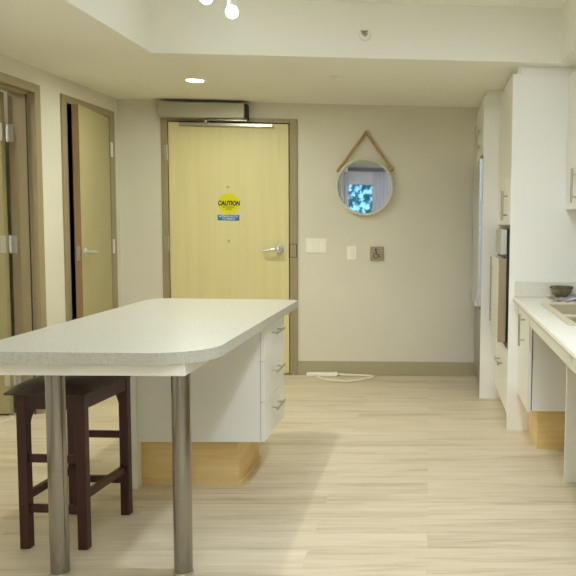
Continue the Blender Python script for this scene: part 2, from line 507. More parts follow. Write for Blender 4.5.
# ------------------------------------------------------------------ entry door
FY = YB - 0.014
t = thing('door_1', (-1.6, YB, 0), 'pale yellow maple entry door closed in a taupe metal frame', 'door', kind='structure')
f = MB()
f.box(-2.121, DX0 + 0.004, FY, YB + WT, 0.0, 2.047, 0.002)
f.box(DX1 - 0.002, -1.061, FY, YB + WT, 0.0, 2.047, 0.002)
f.box(DX0 + 0.004, DX1 - 0.002, FY, YB + WT, DZ - 0.002, 2.047, 0.002)
f.build('frame', M['frame'], t)
f = MB(); f.box(DX0, DX1, YB + 0.055, YB + 0.075, 0, DZ); f.build('gap_shade', M['gap'], t)  # dark sheet behind the leaf, paints the shade in its gaps
MB().box(-2.066, -1.130, YB - 0.006, YB + 0.04, 0.012, 2.006, 0.002).build('leaf', M['leaf'], t)
for z in (1.767, 1.05, 0.26):
    h = MB()
    h.cyl((-2.072, YB - 0.018, z - 0.06), (-2.072, YB - 0.018, z + 0.06), 0.008)
    h.box(-2.10, -2.072, YB - 0.017, YB - 0.013, z - 0.057, z + 0.057)
    h.build('hinge', M['nickel'], t)
hl = MB()
hl.cyl((-1.207, YB - 0.006, 1.022), (-1.207, YB - 0.018, 1.022), 0.036, n=32)
hl.cyl((-1.207, YB - 0.018, 1.022), (-1.207, YB - 0.055, 1.022), 0.018)
hl.sph((-1.207, YB - 0.055, 1.022), 0.024)
hl.tube([(-1.207, YB - 0.058, 1.022), (-1.24, YB - 0.062, 1.020), (-1.29, YB - 0.060, 1.008), (-1.336, YB - 0.052, 1.002)], 0.0085)
hl.build('lever_handle', M['chrome'], t)
s = MB(); s.box(-1.121, -1.066, FY - 0.003, FY, 0.955, 1.062, 0.001)
sp = s.build('strike_plate', M['frame'], t)
s = MB()
s.box(-1.124, -1.119, FY - 0.004, FY - 0.001, 0.955, 1.062); s.box(-1.070, -1.065, FY - 0.004, FY - 0.001, 0.955, 1.062)
s.box(-1.124, -1.065, FY - 0.004, FY - 0.001, 1.058, 1.063); s.box(-1.124, -1.065, FY - 0.004, FY - 0.001, 0.953, 0.958)
s.build('plate_rim', M['gap'], sp)
for x, z in ((-1.608, 1.505), (-1.604, 1.077)):
    MB().cyl((x, YB - 0.006, z), (x, YB - 0.011, z), 0.010, n=20).cyl((x, YB - 0.011, z), (x, YB - 0.0125, z), 0.005).build('peephole', M['nickel'], t)
tag([o for o in t.children if o.name.startswith('lever')][0], 'shiny chrome lever handle')

t = thing('door_operator', (-1.8, YB, 2.1), 'long silver automatic door operator box mounted above the entry door', 'door operator')
OZ0, OZ1 = 2.030, 2.150
MB().box(-2.108, -1.448, YB - 0.125, YB - 0.015, OZ0, OZ1 - 0.004, 0.008, 3).build('cover', M['alu'], t)
MB().box(-1.448, -1.434, YB - 0.118, YB - 0.015, OZ0 - 0.002, OZ1 - 0.006, 0.004).build('end_cap', M['gap'], t)
a = MB()
a.box(-1.76, -1.44, YB - 0.075, YB - 0.05, OZ0 - 0.016, OZ0 - 0.004, 0.002)
a.cyl((-1.45, YB - 0.062, OZ0 - 0.02), (-1.45, YB - 0.062, OZ0 + 0.004), 0.014)
a.box(-1.77, -1.745, YB - 0.075, YB - 0.03, OZ0 - 0.035, OZ0 - 0.004, 0.002)
a.build('arm', M['steel'], t)
MB().box(-1.975, -1.250, YB - 0.034, YB - 0.0062, 1.975, 2.003, 0.003).build('slide_track', M['steel'], t)

t = thing('caution_sign', (-1.601, YB - 0.006, 1.371), 'round yellow caution decal with black lettering stuck on the entry door', 'sign')
MB().cyl((-1.601, YB - 0.0062, 1.371), (-1.601, YB - 0.0074, 1.371), 0.084, n=48).build('disc', M['yellow'], t)
text_mesh('lettering', 'CAUTION', 0.050, (-1.601, YB - 0.0075, 1.375), M['ink'], t, 0.76, 0.15, 0.0022)
text_mesh('lettering', 'AUTOMATIC', 0.018, (-1.601, YB - 0.0075, 1.345), M['ink'], t, 0.9)
text_mesh('lettering', 'DOOR', 0.018, (-1.601, YB - 0.0075, 1.329), M['ink'], t, 0.9)
t = thing('instruction_sign', (-1.604, YB - 0.006, 1.263), 'small blue rectangular decal with white lettering below the yellow disc', 'sign')
MB().box(-1.690, -1.519, YB - 0.0074, YB - 0.0062, 1.240, 1.285).build('strip', M['blue'], t)
text_mesh('lettering', 'ACTIVATE SWITCH', 0.0185, (-1.604, YB - 0.0075, 1.272), M['signwhite'], t, 0.92, 0, 0.0003)
text_mesh('lettering', 'TO OPERATE', 0.0185, (-1.604, YB - 0.0075, 1.253), M['signwhite'], t, 0.92, 0, 0.0003)

# ------------------------------------------------------------------ side doors
t = thing('door_2', (XL, 5.85, 0), 'olive brown door left slightly ajar in the left wall near the corner', 'door', kind='structure')
f = MB()
FX = XL + 0.014
f.box(XL - WT, FX, 5.421, 5.489, 0, 2.061, 0.002); f.box(XL - WT, FX, 6.199, 6.290, 0, 2.061, 0.002)
f.box(XL - WT, FX, 5.489, 6.199, 2.010, 2.061, 0.002)
f.build('frame', M['frame'], t)
PV = Vector((XL + 0.010, 6.192, 0)); TH = math.radians(6.2)
T = Matrix.Translation(PV) @ Matrix.Rotation(TH, 4, 'Z')   # door runs along -Y from the hinge, swung towards the room
DW = 0.698
MB().box(-0.044, 0, -DW, -0.003, 0.012, 2.003, 0.0015, T=T).build('leaf', M['leaf2'], t)
lv = t.children[-1]
MB().box(-0.0435, -0.0005, -DW - 0.0012, -DW + 0.0003, 0.012, 2.003, T=T).build('leaf_edge', M['leaf_edge'], lv)
MB().box(-0.034, -0.010, -DW - 0.0024, -DW - 0.0010, 0.955, 1.055, T=T).cyl(T @ Vector((-0.022, -DW - 0.010, 1.005)), T @ Vector((-0.022, -DW, 1.005)), 0.008).build('latch_plate', M['steel'], lv)
for z in (1.765, 1.03, 0.25):
    h = MB(); h.cyl((XL + 0.020, 6.203, z - 0.055), (XL + 0.020, 6.203, z + 0.055), 0.009)
    h.box(XL + 0.0145, XL + 0.0175, 6.203, 6.24, z - 0.053, z + 0.053)
    h.build('hinge', M['chrome'], t)
hl = MB()
p = lambda x, y, z: T @ Vector((x, y, z))
yy = -DW + 0.06
hl.cyl(p(0, yy, 1.012), p(0.010, yy, 1.012), 0.027, n=24)
hl.cyl(p(0.01, yy, 1.012), p(0.05, yy, 1.012), 0.010)
hl.tube([p(0.05, yy - 0.004, 1.012), p(0.052, yy + 0.03, 1.012), p(0.050, yy + 0.115, 1.008)], 0.009)
hl.build('lever_handle', M['chrome'], t)

t = thing('door_3', (XL, 4.6, 0), 'olive door standing wide open into the side room at the left edge', 'door', kind='structure')
f = MB()
f.box(XL - WT - 0.012, FX, 5.060, 5.130, 0, 2.062, 0.002); f.box(XL - WT - 0.012, FX, 4.05, 4.122, 0, 2.062, 0.002)
f.box(XL - WT - 0.012, FX, 4.122, 5.060, 2.010, 2.062, 0.002)
f.box(XL - 0.095, XL - 0.030, 5.046, 5.061, 0, 2.010); f.box(XL - 0.095, XL - 0.030, 4.121, 4.136, 0, 2.010)
f.box(XL - 0.095, XL - 0.030, 4.136, 5.046, 1.996, 2.011)
f.build('frame', M['frame'], t)
MB().box(XL - 0.036, XL - 0.0295, 5.0425, 5.0458, 0.0, 1.996).build('dark_strip', M['gap'], t)  # thin dark strip along the edge of the stop
T3 = Matrix.Translation((XL - WT - 0.02, 5.050, 0)) @ Matrix.Rotation(math.radians(-1.5), 4, 'Z')
MB().box(-0.925, -0.006, -0.046, -0.002, 0.012, 2.003, 0.0015, T=T3).build('leaf', M['leaf2'], t)
for z in (1.76, 1.075, 0.24):
    h = MB()
    h.cyl((XL - WT - 0.020, 5.052, z - 0.055), (XL - WT - 0.020, 5.052, z + 0.055), 0.008)
    h.box(XL - WT - 0.016, XL - WT + 0.018, 5.0575, 5.0600, z - 0.053, z + 0.053)
    h.box(XL - WT - 0.052, XL - WT - 0.020, 5.000, 5.0025, z - 0.053, z + 0.053)
    h.build('hinge', M['chrome'], t)

tag(MB().tube([(-2.72, 4.55, 0.004), (-2.66, 4.70, 0.004), (-2.60, 4.80, 0.004), (-2.565, 4.88, 0.004), (-2.575, 4.95, 0.004), (-2.62, 5.0, 0.004)], 0.0035)
    .build('floor_cord', M['cable'], None, (-2.62, 4.8, 0)), 'thin white cord lying on the floor in the open left doorway', 'cord')

# ------------------------------------------------------------------ window behind the camera, seen in the mirror, and the added fill window
t = thing('window_1', (-1.35, YR, WZ0), 'white framed window with garden view seen in the mirror', 'window', kind='structure')
f = MB()
f.box(WX0, WX1, YR - 0.10, YR - 0.04, WZ0, WZ0 + 0.05); f.box(WX0, WX1, YR - 0.10, YR - 0.04, WZ1 - 0.05, WZ1)
for x in (WX0, -1.62, -1.10, WX1 - 0.05): f.box(x, x + 0.05, YR - 0.10, YR - 0.04, WZ0 + 0.05, WZ1 - 0.05)
f.build('frame', M['plastic'], t)
MB().box(WX0 + 0.02, WX1 - 0.02, YR - 0.074, YR - 0.070, WZ0 + 0.02, WZ1 - 0.02).build('pane', M['glass'], t)
t = thing('fill_window', (0.3, YR, W2Z0), 'unseen white framed window added for fill light behind the kitchen end', 'window', kind='structure')  # unseen window, added to hold the rear fill light
f = MB()
f.box(W2X0, W2X1, YR - 0.10, YR - 0.045, W2Z0, W2Z0 + 0.02); f.box(W2X0, W2X1, YR - 0.10, YR - 0.045, W2Z1 - 0.02, W2Z1)
for x in (W2X0, W2X1 - 0.02): f.box(x, x + 0.02, YR - 0.10, YR - 0.045, W2Z0 + 0.02, W2Z1 - 0.02)
f.build('frame', M['plastic'], t)
MB().box(W2X0 + 0.01, W2X1 - 0.01, YR - 0.074, YR - 0.070, W2Z0 + 0.01, W2Z1 - 0.01).build('pane', M['glass'], t)
def curtain(x0, x1, label):
    c = MB(); n = 64
    for k in range(n):
        pa, pb = k / n, (k + 1) / n
        xa, xb = x0 + (x1 - x0) * pa, x0 + (x1 - x0) * pb
        ya, yb = YR + 0.09 + 0.025 * math.sin(pa * 62), YR + 0.09 + 0.025 * math.sin(pb * 62)
        c.quad((xa, ya, 0.05), (xb, yb, 0.05), (xb, yb, 2.19), (xa, ya, 2.19))
    bmesh.ops.remove_doubles(c.bm, verts=c.bm.verts[:], dist=1e-5)
    bmesh.ops.solidify(c.bm, geom=c.bm.faces[:], thickness=0.003)
    c.smooth = True
    o = c.build('curtain', M['curtain'], None, ((x0 + x1) / 2, YR + 0.09, 0.05))
    tag(o, label, 'curtain', 'pale curtains at the rear window')
curtain(-2.40, -1.56, 'pale curtain left of the window in the mirror')
curtain(-1.11, -0.40, 'pale curtain right of the window in the mirror')
tag(MB().box(-1.56, -1.11, YR + 0.085, YR + 0.095, 1.94, 2.19).build('window_shade', M['curtain'], None, (-1.335, YR + 0.09, 1.94)),
    'short pale roller shade lowered over the top of the window', 'blind')
tag(MB().box(-2.44, -0.395, YR + 0.03, YR + 0.15, 2.19, 2.26, 0.004).build('curtain_rail', M['rail'], None, (-1.3, YR + 0.09, 2.19)),
    'long grey curtain rail box above the rear window', 'curtain rail')
tag(MB().box(-9, 7, -16, YR - 0.16, -0.6, -0.5).build('lawn', M['ground']), 'green lawn outside the rear window', 'lawn', kind='structure')
def tree(x, y, h, label, seed):
    rnd = random.Random(seed)
    t = thing('garden_tree', (x, y, -0.5), label, 'tree', 'garden trees beyond the rear window')
    tr = MB(); tr.cyl((x, y, -0.5), (x, y, h * 0.7), 0.12, 0.05, 10)
    for k in range(7):
        a = rnd.uniform(0, 6.28); z0 = rnd.uniform(0.6, h * 0.6)
        tr.cyl((x, y, z0), (x + math.cos(a) * 0.9, y + math.sin(a) * 0.9, z0 + 0.8), 0.04, 0.012, 6)
    tr.build('trunk', M['bark'], t)
    lf = MB()
    for k in range(900):
        a = rnd.uniform(0, 6.28); z = rnd.uniform(0.3, h); rr = 1.25 * math.sqrt(rnd.random()) * (1 - 0.4 * abs(z / h - 0.5))
        c = Vector((x + rr * math.cos(a), y + rr * math.sin(a), z))
        u = Vector((rnd.gauss(0, 1), rnd.gauss(0, 1), rnd.gauss(0, 1))).normalized(); v = u.orthogonal().normalized()
        s = rnd.uniform(0.06, 0.13)
        lf.quad(c - u * s, c - v * s * 0.5, c + u * s, c + v * s * 0.5)
    lf.build('foliage', M['leafg'], t)
tree(-2.2, -6.2, 3.4, 'leafy garden tree left of centre through the mirrored window', 1)
tree(-0.6, -9.9, 3.6, 'leafy garden tree farther off through the mirrored window', 2)

# ------------------------------------------------------------------ things on the back wall
MC = Vector((-0.527, YB, 1.524))
t = thing('round_mirror', MC, 'round white framed mirror hung by a rope on the beige wall', 'mirror')
MB().lathe([(0.210, -0.012), (0.210, -0.040), (0.216, -0.046), (0.224, -0.046), (0.230, -0.040), (0.230, -0.004), (0.210, -0.004), (0.210, -0.012)], MC, 'Y', 72).build('frame', M['mframe'], t)
MB().cyl(MC + Vector((0, -0.006, 0)), MC + Vector((0, -0.016, 0)), 0.213, n=72).build('glass', M['mirror'], t)
PG = MC + Vector((0.008, -0.02, 0.425))
rp = MB()
aL, aR = MC + Vector((-0.212, -0.022, 0.128)), MC + Vector((0.208, -0.022, 0.150))
rp.tube([aL, aL.lerp(PG, 0.5), PG + Vector((-0.014, 0, -0.014)), PG + Vector((0, 0, 0.010)), PG + Vector((0.014, 0, -0.014)), PG.lerp(aR, 0.5), aR], 0.0105, 10)
rp.sph(aR + Vector((0.004, -0.004, -0.006)), 0.019, 12).tube([aR, aR + Vector((0.024, -0.006, 0.0))], 0.009)
rp.sph(aL + Vector((0, 0, -0.004)), 0.013, 12)
rp.build('hanging_rope', M['rope'], t)
MB().cyl(MC + Vector((0.008, -0.001, 0.422)), MC + Vector((0.008, -0.03, 0.422)), 0.006).build('hook', M['nickel'], t)

t = thing('light_switch', (-0.912, YB, 1.051), 'wide white triple light switch beside the entry door', 'light switch')
MB().box(-0.995, -0.829, YB - 0.007, YB - 0.0005, 0.992, 1.110, 0.003).build('plate', M['plastic'], t)
for k in range(3):
    x = -0.912 + (k - 1) * 0.046
    MB().box(x - 0.0165, x + 0.0165, YB - 0.011, YB - 0.0072, 1.018, 1.084, 0.0015).build('rocker', M['plastic2'], t)
t = thing('wall_outlet', (-0.629, YB, 0.995), 'single white wall plate between the triple switch and the metal plate', 'wall plate')
MB().box(-0.669, -0.589, YB - 0.007, YB - 0.0005, 0.939, 1.051, 0.003).build('plate', M['plastic2'], t)
MB().box(-0.645, -0.613, YB - 0.010, YB - 0.0072, 0.962, 1.028, 0.0015).build('insert', M['plastic'], t)
t = thing('push_plate', (-0.428, YB, 0.993), 'square steel door push plate with a dark wheelchair symbol', 'door button')
MB().box(-0.483, -0.373, YB - 0.014, YB - 0.0005, 0.938, 1.048, 0.004).build('plate', M['oven_side'], t)
e = MB(); ex, ez, ey = -0.433, 0.990, YB - 0.0155
e.lathe([(0.009, 0.0), (0.009, -0.001), (0.0, -0.001)], (ex - 0.003, ey + 0.001, ez + 0.034), 'Y', 16)
ring = [(ex - 0.002 + 0.021 * math.cos(math.radians(a)), ey, ez - 0.012 + 0.021 * math.sin(math.radians(a))) for a in range(110, 371, 20)]
e.tube(ring, 0.0028, 6)
e.tube([(ex - 0.003, ey, ez + 0.024), (ex - 0.001, ey, ez - 0.004), (ex + 0.018, ey, ez - 0.004), (ex + 0.026, ey, ez - 0.024), (ex + 0.034, ey, ez - 0.022)], 0.0036, 6)
e.tube([(ex - 0.002, ey, ez + 0.012), (ex + 0.015, ey, ez + 0.012)], 0.003, 6)
e.build('wheelchair_symbol', M['ink'], t)

t = thing('power_strip', (-0.86, 6.35, 0), 'white power strip with looped cord on the floor by the baseboard', 'power strip')
MB().box(-0.985, -0.735, 6.325, 6.372, 0.001, 0.030, 0.006, 3).build('body', M['plastic2'], t)
for k in range(5):
    x = -0.95 + k * 0.038
    MB().box(x, x + 0.024, 6.336, 6.361, 0.0302, 0.0315, 0.0006).build('outlet', M['plastic'], t)
MB().box(-0.760, -0.744, 6.343, 6.357, 0.0302, 0.035, 0.001).build('switch', M['plastic'], t)
cab = [(-0.735, 6.35, 0.012), (-0.66, 6.352, 0.006), (-0.56, 6.345, 0.005), (-0.47, 6.325, 0.005), (-0.435, 6.285, 0.005), (-0.46, 6.22, 0.005), (-0.53, 6.15, 0.005), (-0.63, 6.10, 0.005), (-0.73, 6.11, 0.005), (-0.82, 6.17, 0.005), (-0.88, 6.25, 0.005), (-0.90, 6.318, 0.006)]
MB().tube([(a, b_, c_ + 0.004) for a, b_, c_ in cab], 0.0085).build('cord', M['cable'], t)

t = thing('sidewall_sprinkler', (-0.381, TY, 2.298), 'small white sidewall sprinkler head on the tray ceiling step', 'sprinkler')
MB().lathe([(0.0, -0.001), (0.034, -0.001), (0.030, -0.010), (0.016, -0.012), (0.0, -0.012)], (-0.381, TY, 2.298), 'Y', 28).build('escutcheon', M['plastic'], t)
MB().cyl((-0.381, TY - 0.010, 2.298), (-0.381, TY - 0.045, 2.298), 0.010, 0.007).box(-0.401, -0.361, TY - 0.062, TY - 0.04, 2.306, 2.309).tube([(-0.393, TY - 0.02, 2.298), (-0.397, TY - 0.04, 2.298), (-0.381, TY - 0.06, 2.300)], 0.003, 6).tube([(-0.369, TY - 0.02, 2.298), (-0.365, TY - 0.04, 2.298), (-0.381, TY - 0.06, 2.300)], 0.003, 6).build('head', M['alu'], t)
tag(MB().lathe([(0.0, -0.010), (0.038, -0.010), (0.042, -0.007), (0.042, -0.001), (0.0, -0.001)], (-0.61, 5.196, ZL), 'Z', 32)
    .build('sprinkler_cover', M['plastic'], None, (-0.61, 5.196, ZL)), 'small flat round sprinkler cover on the low ceiling right of the downlight', 'sprinkler')

# ------------------------------------------------------------------ island
ZI = 0.81
t = thing('island_worktop', (-1.12, 3.5, 0), 'long white speckled island worktop with rounded ends on two steel legs', 'worktop')
x0, x1, y0, y1 = -1.526, -0.726, 2.605, 4.42
pts = arc(x0 + .17, y0 + .17, .17, 180, 270) + arc(x1 - .19, y0 + .19, .19, 270, 360) + arc(x1 - .05, y1 - .05, .05, 0, 90, 6) + arc(x0 + .10, y1 - .10, .10, 90, 180)
MB().prism(pts, ZI - 0.040, ZI, 0.003, 2).build('slab', M['counter'], t)
a = MB()
a.box(-1.475, -0.812, 2.640, 2.662, ZI - 0.083, ZI - 0.0405, 0.001); a.box(-0.834, -0.812, 2.662, 3.62, ZI - 0.083, ZI - 0.0405, 0.001)
a.box(-1.475, -1.453, 2.662, 3.62, ZI - 0.083, ZI - 0.0405, 0.001)
a.build('apron_frame', M['white'], t)
for x, y in ((-1.283, 2.745), (-0.858, 2.745)):
    l = MB().cyl((x, y, 0.010), (x, y, ZI - 0.0405), 0.0315, n=36).build('leg', M['leg'], t)
    MB().lathe([(0.0, 0.0005), (0.0345, 0.0005), (0.0345, 0.008), (0.033, 0.010), (0.0, 0.010)], (x, y, 0), 'Z', 32).build('foot', M['nickel'], l)

CXL, CXR, CY0, CY1, CZ0, CZ1 = -1.336, -0.776, 3.635, 4.134, 0.222, ZI - 0.0405
t = thing('drawer_cabinet', (-1.06, 3.9, 0), 'white three drawer cabinet under the island on a maple toe kick', 'cabinet')
MB().box(CXL, CXR, CY0, CY1, CZ0, CZ1, 0.001).build('body', M['white'], t)
MB().box(-1.3635, CXL - 0.0005, CY0 - 0.006, 4.40, 0.0, CZ1, 0.001).build('side_panel', M['white_edge'], t)
MB().box(-1.3355, -0.889, 3.682, 4.115, 0.0, CZ0 - 0.001).build('toe_kick', M['toe'], t)
MB().box(-0.8885, -0.876, 3.676, 4.115, 0.0, 0.018).build('toe_molding', M['toe'], t)
zb = [0.223, 0.410, 0.600, CZ1 - 0.004]
for k in range(3):
    d = MB().box(CXR + 0.0015, -0.757, CY0 + 0.001, CY1 - 0.001, zb[k], zb[k + 1] - 0.003, 0.001).build('drawer', M['white'], t)
    zc = zb[k] + (zb[k + 1] - zb[k]) * (0.64, 0.60, 0.66)[k]
    bar_handle(d, -0.757, -0.728, CY0 + 0.15, CY1 - 0.15, zc, 'y', 0.0055)
MB().box(CXR - 0.001, CXR + 0.0014, CY0 + 0.003, CY1 - 0.003, CZ0 + 0.003, CZ1 - 0.002).build('reveal', M['gap'], t)

# ------------------------------------------------------------------ bar stool
t = thing('bar_stool', (-1.39, 3.14, 0), 'dark cherry wood bar stool with a brown padded saddle seat under the island', 'bar stool')
SX0, SX1, SY0, SY1 = -1.519, -1.263, 2.952, 3.345
c = MB(); nx, ny = 14, 16
top = {}; bot = {}
ex0, ex1, ey0, ey1 = SX0 - 0.034, SX1 + 0.012, SY0 - 0.015, SY1 + 0.02
def seat_pt(u, v):
    x = ex0 + (ex1 - ex0) * u; y = ey0 + (ey1 - ey0) * v
    edge = min(1.0, min(u, 1 - u) / 0.42); ev = min(1.0, min(v, 1 - v) / 0.24)
    k = math.sqrt(max(0.0, 1 - (1 - edge) ** 2)) * math.sqrt(max(0.0, 1 - (1 - ev) ** 2))
    return x, y, 0.597 + 0.048 * k
for i in range(nx + 1):
    for j in range(ny + 1):
        x, y, z = seat_pt(i / nx, j / ny)
        top[i, j] = c.bm.verts.new((x, y, z)); bot[i, j] = c.bm.verts.new((x, y, min(0.592, z - 0.006)))
for i in range(nx):
    for j in range(ny):
        c.bm.faces.new((top[i, j], top[i + 1, j], top[i + 1, j + 1], top[i, j + 1]))
        c.bm.faces.new((bot[i, j], bot[i, j + 1], bot[i + 1, j + 1], bot[i + 1, j]))
for i in range(nx):
    c.bm.faces.new((top[i, 0], bot[i, 0], bot[i + 1, 0], top[i + 1, 0])); c.bm.faces.new((top[i, ny], top[i + 1, ny], bot[i + 1, ny], bot[i, ny]))
for j in range(ny):
    c.bm.faces.new((top[0, j], top[0, j + 1], bot[0, j + 1], bot[0, j])); c.bm.faces.new((top[nx, j], bot[nx, j], bot[nx, j + 1], top[nx, j + 1]))
c.smooth = True
c.build('seat', M['leather'], t)
L = 0.037
legs = [(SX0, SY0), (SX1 - L, SY0), (SX0, SY1 - L), (SX1 - L, SY1 - L)]
for x, y in legs:
    g = MB(); g.box(x, x + L, y, y + L, 0, 0.588, 0.004)
    cx_ = (SX0 + SX1) / 2
    s = 1 if x < cx_ else -1
    xe = x + L if s > 0 else x
    n = 6                                        # curved bracket under the seat frame
    prof = [(xe - s * 0.002, 0.470), (xe - s * 0.002, 0.545)] + [(xe + s * 0.022 * math.sin(math.radians(90 * k / n)), 0.545 - 0.0) for k in range(n, n + 1)] + [(xe + s * 0.022 * (1 - math.sin(math.radians(90 * k / n))), 0.545 - 0.075 * (k / n) ** 0.8) for k in range(1, n)]
    g.extrude_y(prof, y + 0.004, y + L - 0.004)
    g.build('leg', M['wood'], t)
for (xa, xb, ya, yb) in ((SX0 + L, SX1 - L, SY0 + .006, SY0 + .028), (SX0 + L, SX1 - L, SY1 - .028, SY1 - .006), (SX0 + .006, SX0 + .028, SY0 + L, SY1 - L), (SX1 - .028, SX1 - .006, SY0 + L, SY1 - L)):
    MB().box(xa - .001, xb + .001, ya - .001, yb + .001, 0.535, 0.590, 0.002).build('seat_frame', M['wood'], t)
for (xa, xb, ya, yb, z) in ((SX0 + L, SX1 - L, SY0 + .012, SY0 + .032, .345), (SX0 + L, SX1 - L, SY0 + .012, SY0 + .032, .152), (SX0 + L, SX1 - L, SY1 - .032, SY1 - .012, .345), (SX0 + L, SX1 - L, SY1 - .032, SY1 - .012, .152),
                         (SX0 + .012, SX0 + .032, SY0 + L, SY1 - L, .200), (SX1 - .032, SX1 - .012, SY0 + L, SY1 - L, .200)):
    MB().box(xa - .001, xb + .001, ya - .001, yb + .001, z - 0.014, z + 0.014, 0.002).build('stretcher', M['wood'], t)

t.rotation_euler = (0, 0, math.radians(-3.6))

# ------------------------------------------------------------------ kitchen run on the right
ZC = 0.815
XK = XR - 0.002
# fridge
t = thing('refrigerator', (0.7, 5.97, 0), 'tall stainless bottom freezer refrigerator beside the back wall', 'refrigerator')
MB().box(0.395, 1.06, 5.605, 6.325, 0.035, 1.70, 0.004).build('body', M['fridge'], t)
MB().box(0.338, 0.393, 5.590, 6.330, 0.655, 1.705, 0.005, 3).build('door', M['fridge'], t)
MB().box(0.362, 0.393, 5.600, 6.330, 0.075, 0.632, 0.010, 3).build('freezer_drawer', M['steel'], t)
MB().box(0.360, 0.394, 5.61, 6.32, 0.632, 0.655).build('seam', M['black'], t)
MB().box(0.39, 1.0, 5.63, 6.30, 0.0, 0.036).build('base_grille', M['black'], t)

MB().extrude_y([(0.3385, 0.735), (0.328, 0.690), (0.320, 0.664), (0.324, 0.657), (0.3385, 0.657)], 5.612, 6.318).build('door_pull', M['fridge'], t.children[1])

t = thing('overhead_cabinet', (0.75, 5.97, 1.735), 'white two door cabinet above the refrigerator', 'cabinet')
MB().box(0.384, XK, 5.578, 6.385, 1.735, 2.128, 0.001).build('body', M['white'], t)
for ya, yb, yh in ((5.580, 5.979, 5.93), (5.983, 6.383, 6.04)):
    d = MB().box(0.363, 0.3825, ya, yb, 1.737, 2.126, 0.001).build('door', M['white'], t)
    bar_handle(d, 0.363, 0.334, 1.787, 1.970, yh)
MB().box(0.384, XK, 5.560, 6.385, 2.1285, ZL - 0.001).build('filler_strip', M['white_edge'], t)

tag(MB().box(0.363, XK, 5.557, 5.5765, 0, 2.128, 0.001).build('fridge_end_panel', M['white'], None, (0.75, 5.567, 0)),
    'tall narrow white end panel between the refrigerator and the oven', 'cabinet panel')

# oven tower
t = thing('oven_tower_cabinet', (0.8, 5.13, 0), 'tall white cabinet housing the built-in oven', 'cabinet')
MB().box(0.492, XK, 4.703, 5.555, 1.240, 2.128, 0.001).build('upper_body', M['white'], t)
MB().box(0.492, XK, 4.703, 5.555, 0.10, 0.490, 0.001).build('lower_body', M['white'], t)
MB().box(0.492, XK, 5.535, 5.555, 0.490, 1.240).build('side', M['white_edge'], t)
MB().box(0.492, XK, 4.703, 4.722, 0.490, 1.240).build('side', M['white_edge'], t)
MB().box(0.55, 1.1, 4.703, 5.555, 0.0, 0.0995).build('toe_kick', M['white_edge'], t)
for ya, yb, yh in ((4.704, 5.128, 4.88), (5.131, 5.554, 5.19)):
    d = MB().box(0.472, 0.491, ya, yb, 1.242, 2.126, 0.001).build('door', M['white'], t)
    if yh < 5: bar_handle(d, 0.472, 0.440, 1.270, 1.450, yh, r=0.008)
d = MB().box(0.472, 0.491, 4.704, 5.554, 0.103, 0.488, 0.001).build('drawer', M['white'], t)
bar_handle(d, 0.472, 0.442, 4.98, 5.27, 0.350, 'y')
MB().box(0.500, XK, 4.703, 5.555, 2.1285, ZL - 0.001).build('filler_strip', M['white_edge'], t)

t = thing('wall_oven', (0.75, 5.13, 0.49), 'stainless built-in wall oven beside the tall white end panel', 'oven')
MB().box(0.4625, 1.02, 4.740, 5.410, 0.528, 1.215).build('body', M['black'], t)
MB().box(0.424, 0.4615, 4.748, 5.120, 1.062, 1.213, 0.003).build('control_panel', M['panel_steel'], t)
MB().box(0.4225, 0.4238, 4.90, 5.00, 1.13, 1.16).build('display', M['nickel'], t.children[1])
d = MB().box(0.414, 0.4615, 4.754, 5.300, 0.530, 1.035, 0.003).build('door', M['pale_steel'], t)
MB().box(0.4145, 0.4610, 4.748, 4.7535, 0.530, 1.035).build('door_side', M['oven_side'], d)
bar_handle(d, 0.414, 0.404, 0.600, 1.030, 5.24, r=0.0045)

tag(MB().box(0.473, XK, 4.682, 4.7015, 0, 2.118, 0.001).build('tall_end_panel', M['white'], None, (0.8, 4.69, 0)),
    'tall wide white end panel at the end of the kitchen worktop', 'cabinet panel')
tag(MB().box(0.516, XK, 4.684, 4.700, 2.1185, ZL - 0.001).build('filler_strip', M['white_edge'], None, (0.8, 4.69, 2.1185)),
    'thin white filler strip between the tall wide end panel and the ceiling', 'trim')

# base cabinet
t = thing('base_cabinet', (0.8, 4.43, 0), 'white hanging base cabinet with one door under the worktop corner', 'cabinet')
MB().box(0.560, XK, 4.200, 4.680, 0.236, ZC - 0.041, 0.001).build('body', M['white'], t)
MB().box(0.555, 0.5595, 4.203, 4.678, 0.240, ZC - 0.045).build('reveal', M['gap'], t)
d = MB().box(0.535, 0.5545, 4.197, 4.679, 0.234, ZC - 0.043, 0.001).build('door', M['white'], t)
bar_handle(d, 0.535, 0.505, 0.565, 0.745, 4.39, r=0.0065)
MB().box(0.605, 1.10, 4.287, 4.680, 0.0, 0.2355).build('toe_kick', M['toe'], t)

# worktop with a hole for the sink
SXA, SXB, SYA, SYB = 0.615, 1.045, 3.375, 4.230
t = thing('kitchen_worktop', (0.8, 3.2, ZC), 'pale laminate kitchen worktop along the right wall', 'worktop')
XF, YN = 0.495, 1.70
b = MB()
prof = [(XF + 0.03, ZC - 0.040), (XF + 0.012, ZC - 0.038), (XF + 0.003, ZC - 0.029), (XF, ZC - 0.018), (XF + 0.004, ZC - 0.007), (XF + 0.014, ZC), (SXA, ZC), (SXA, ZC - 0.040)]
b.extrude_y(prof, YN, 4.680)
b.box(SXA, XK, YN, SYA, ZC - 0.040, ZC); b.box(SXA, XK, SYB, 4.680, ZC - 0.040, ZC); b.box(SXB, XK, SYA, SYB, ZC - 0.040, ZC)
b.build('slab', M['counter2'], t)
b = MB(); b.box(0.505, XK, 4.660, 4.6805, ZC + 0.0005, ZC + 0.092, 0.004); b.box(XK - 0.02, XK, YN, 4.659, ZC + 0.0005, ZC + 0.092, 0.004)
b.build('splashback', M['counter2'], t)
